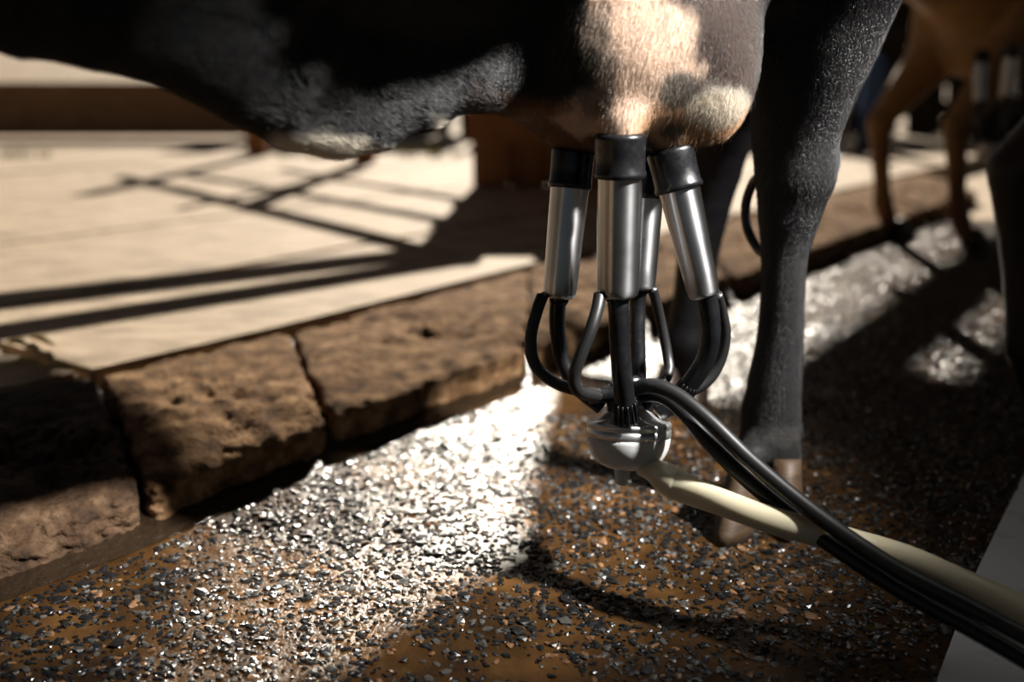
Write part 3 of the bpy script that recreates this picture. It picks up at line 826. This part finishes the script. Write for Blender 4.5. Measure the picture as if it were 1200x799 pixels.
# thick milk tubes to the claw
part_tube('milk_tube',T([(655,345,1.055),(653,365,1.055),(654,392,1.055),(660,425,1.055),(678,455,1.05),(705,478,1.045)]),[.0092,.0090,.0088,.0088,.0085,.0080],M['rubber'],cups['A'][0])
part_tube('milk_tube',T([(724,343,1.005),(725,365,1.0),(726,400,1.0),(729,440,1.0),(732,468,1.005),(734,492,1.01)]),[.0115,.0108,.0105,.0108,.0112,.0125],M['rubber'],cups['B'][0],22)
part_tube('milk_tube',T([(748,336,1.11),(747,360,1.11),(747,400,1.10),(748,440,1.09),(746,470,1.08)]),[.0100,.0095,.0090,.0092,.0095],M['rubber'],cups['C'][0])
part_tube('milk_tube',T([(826,344,1.03),(831,362,1.03),(833,392,1.03),(826,422,1.035),(810,448,1.04),(790,472,1.045),(770,484,1.045)]),[.0120,.0108,.0102,.0102,.0105,.0105,.010],M['rubber'],cups['D'][0],22)
# ribbed ends where the tubes meet the claw
def ribs(a,b,r,parent):
    V=[];F=[]; a=Vector(a);b=Vector(b);L_=(b-a).length; ax=(b-a).normalized(); u=ax.orthogonal().normalized(); s=ax.cross(u)
    for k in range(14):
        an=2*math.pi*k/14; o_=(u*math.cos(an)+s*math.sin(an))*r
        tube([a+o_*.93,(a+b)/2+o_,b+o_*1.06],.0011,6,3,True,V,F)
    mesh_obj('grip_ribs',V,F,M['rubber'],parent)
ribs(P(732,470,1.003),P(734,493,1.01),.0125,cups['B'][0])
ribs(P(808,450,1.04),P(797,466,1.044),.0112,cups['D'][0])
# thin pulse tubes with short steel nipples at the shell foot
def pulse(key,pts,r=.0062):
    sh=cups[key][0]; q=T(pts); part_tube('pulse_tube',q,r,M['matt_rubber'],sh)
    c=cups[key][2]; ax=cups[key][3]
    V,F=tube([c-ax*.006+(q[0]-c)*.2, q[0]+(q[1]-q[0])*.02, q[0]+(q[1]-q[0])*.3],[.0040,.0040,.0040],12,4); mesh_obj('nipple',V,F,M['steel'],sh)
pulse('A',[(636,346,1.05),(630,362,1.045),(622,395,1.04),(626,425,1.035),(648,447,1.03),(680,458,1.025),(706,462,1.03)],.0066)
pulse('B',[(703,345,.995),(700,362,.985),(693,385,.975),(681,415,.97),(673,440,.97),(678,458,.975),(700,464,1.0)],.0066)
pulse('C',[(764,338,1.11),(768,350,1.115),(775,380,1.12),(782,415,1.115),(783,438,1.10),(765,462,1.07)],.0060)
pulse('D',[(840,345,1.05),(845,362,1.06),(850,392,1.065),(843,425,1.065),(825,450,1.06),(795,462,1.055),(760,462,1.05)],.0062)
# claw
cc=P(737,503,1.045); top=cc+Vector((0,0,.05)); rF=52*1.045/FPX
down=cc-Vector((0,0,.05))
CA=Vector((0.02,.20,.98)).normalized()          # axis of the claw leans away from the camera
def cl(h): return cc+CA*h
lt=cl(.030)
V,F=lathe(lt,cl(-1),[(-.012,.004),(-.012,.013),(-.008,.015),(.002,.017),(.006,.021),(.014,.031),(.018,.036),(.0195,rF*.86),(.020,rF*.90),(.0205,rF*.965),(.0225,rF),(.026,rF),(.0265,rF*.985),(.029,rF*.985),(.0295,rF),(.036,rF),(.0375,rF*.985),(.038,rF*.93)],64)
lid=mesh_obj('claw_lid',V,F,M['dull_steel'],cluster)
bp=[(.036,rF*.94)]
for t in np.linspace(0,1,14):
    bp.append((.038+.036*math.sin(t*math.pi/2), rF*.90*math.cos(t*math.pi/2)**.7+.004))
V,F=lathe(lt,cl(-1),bp,64)
bowl=mesh_obj('claw_bowl',V,F,M['bowl'],cluster)
dv=cl(-.038)+Vector((-.006,0,0))
V,F=lathe(dv,dv-Vector((0,0,1)),[(-.004,.008),(.000,.0095),(.014,.0085),(.020,.0065),(.022,.0070),(.024,.0065),(.024,.001)],24)
mesh_obj('drain_valve',V,F,M['bowl'],bowl)
V,F=lathe(cl(.060),cc,[(0,.002),(0,.012),(.003,.015),(.010,.016),(.016,.0175),(.020,.0175),(.022,.015)],32)
dist=mesh_obj('pulse_distributor',V,F,M['rubber'],cluster)
for (a,b) in (((690,464,1.03),(745,460,1.03)),((745,458,1.035),(775,455,1.035))):
    V,F=tube([P(*a),P(*[(a[i]+b[i])/2 for i in range(3)]),P(*b)],.0085,18,5); mesh_obj('spigot',V,F,M['rubber'],dist)
for k in range(4):
    a_=k*1.26+2.2; q0=cl(.018)+Vector((.018*math.cos(a_),.018*math.sin(a_),0)); q1=cl(.045)+Vector((.022*math.cos(a_),.022*math.sin(a_),0)); V,F=tube([q0,(q0+q1)/2,q1],[.0070,.0075,.0085],14,3); mesh_obj('spigot',V,F,M['rubber'],dist)
# twin black pulse hoses
ha=T([(742,456,1.03),(765,452,1.01),(792,462,.995),(830,492,.97),(880,540,.94),(940,590,.905),(1000,634,.87),(1060,672,.835),(1130,708,.795),(1200,745,.755),(1290,795,.70),(1400,850,.64)])
hb=T([(745,462,1.04),(775,464,1.02),(800,482,1.005),(832,520,.975),(880,566,.945),(940,614,.91),(1000,656,.875),(1060,694,.84),(1130,732,.80),(1200,772,.76),(1290,825,.705),(1400,880,.645)])
part_tube('pulse_hose',ha,.0082,M['matt_rubber'],cluster,20,12)
part_tube('pulse_hose',hb,.0082,M['matt_rubber'],cluster,20,12)
# cream milk hose with collar at the outlet
mh=T([(754,545,1.022),(766,551,1.01),(779,559,.995),(790,566,.985),(803,572,.975),(850,590,.935),(900,608,.915),(950,622,.905),(1000,636,.905),(1060,654,.89),(1120,680,.865),(1200,716,.82),(1290,765,.76),(1400,820,.70)])
hose=part_tube('milk_hose',mh,[.0120,.0128,.0165,.0172,.0160,.0138,.0138,.0138,.0138,.0138,.0138,.0138,.0138,.0138],M['milk_tube'],cluster,26,12)
V,F=tube([P(744,536,1.035),P(758,544,1.025)],[.0085,.0085],18,3); mesh_obj('outlet',V,F,M['bowl'],bowl)

# copy of the cluster on the tan cow
def copy_tree(o,parent=None):
    c=o.copy(); C.objects.link(c); c.parent=parent
    for ch in o.children: copy_tree(ch,c)
    return c
cl2=copy_tree(cluster); 
p2=P(1165,140,3.3)
cl2.location=Vector((p2.x,p2.y,p2.z-.12)); cl2.rotation_euler=(0,0,math.radians(35)); cl2.scale=(1,1,1)
cl2['label']='blurred milking cluster hanging from the tan cow in the background'
for ch in list(cl2.children):
    if ch.name.startswith(('pulse_hose','milk_hose')): bpy.data.objects.remove(ch)

# loop of black strap behind the near hind leg
V,F=tube(T([(892,205,1.30),(882,215,1.33),(874,240,1.34),(876,268,1.34),(888,292,1.31),(900,300,1.28)]),[.006,.0065,.0065,.0065,.006,.005],12,6)
o=mesh_obj('rubber_strap',V,F,M['matt_rubber']); tag(o,'thin black rubber strap looped round the black cow hind leg','strap')

# ---------------------------------------------------------------- small things
# grey wet plate at the lower right
pq=[G(1206,545),G(1146,668),G(1098,799),G(1090,930),G(1500,930),G(1500,545)]
plate=prism('steel_floor_plate',[(p.x,p.y) for p in pq],-.01,.006,M['plate'],None,.002); tag(plate,'wet grey metal plate set on the floor at the lower right corner','plate')
# straw litter on the platform corner
for k,(x,y,a,L_) in enumerate([(22,403,-.5,.06),(40,410,-.8,.08),(58,420,-.9,.07),(30,428,.1,.07),(66,432,.0,.05),(50,400,-.7,.09)]):
    p=G(x,y,KZ+.008); d=Vector((math.cos(a),math.sin(a),0))*L_/2
    bm=bmesh.new()
    V,F=tube([p-d,p+Vector((0,0,.006)),p+d],[.003,.007,.002],8,4); o=mesh_obj('straw',V,F,M['leaf'])
    tag(o,'bit of pale dry straw lying in the slab corner at the left edge','straw','straw litter in the slab corner')
# blue and pale bins far back by the tan cow
bx=P(1015,66,7.5)
for k,(px,cc_,lb) in enumerate([(985,'white','pale plastic drum standing far behind the black cow leg'),(1026,'blue','dark blue plastic drum standing far behind the black cow leg')]):
    q_=P(px,70,7.5)
    V,F=lathe((q_.x,q_.y,0),(q_.x,q_.y,1),[(0,.001),(0,.07),(.02,.08),(.35,.085),(.36,.09),(.38,.085),(.72,.08),(.76,.07),(.77,.001)],24)
    o=mesh_obj('drum',V,F,M[cc_]); tag(o,lb,'drum')
# tufts of weeds at the far platform edge
for k,(x,y) in enumerate([(365,184),(475,180),(505,184),(20,184)]):
    g_=G(x,y,KZ); V=[];F=[]
    for j in range(40):
        b=g_+Vector((random.uniform(-.22,.22),random.uniform(-.1,.1),0)); hh=random.uniform(.04,.09); d=Vector((random.uniform(-.03,.03),random.uniform(-.02,.02),hh))
        i=len(V); V+= [tuple(b+Vector((-.006,0,0))),tuple(b+Vector((.006,0,0))),tuple(b+d)]; F.append([i,i+1,i+2])
    o=mesh_obj('weeds',V,F,M['grass'],smooth=False); tag(o,['green weeds just left of the belly tuft at the far platform edge','green weeds right of the thin far fence post','green weeds left of the bulky timber corner post','green weeds under the broad fence board at the far left'][k],'weeds','weeds at the platform edge','stuff')
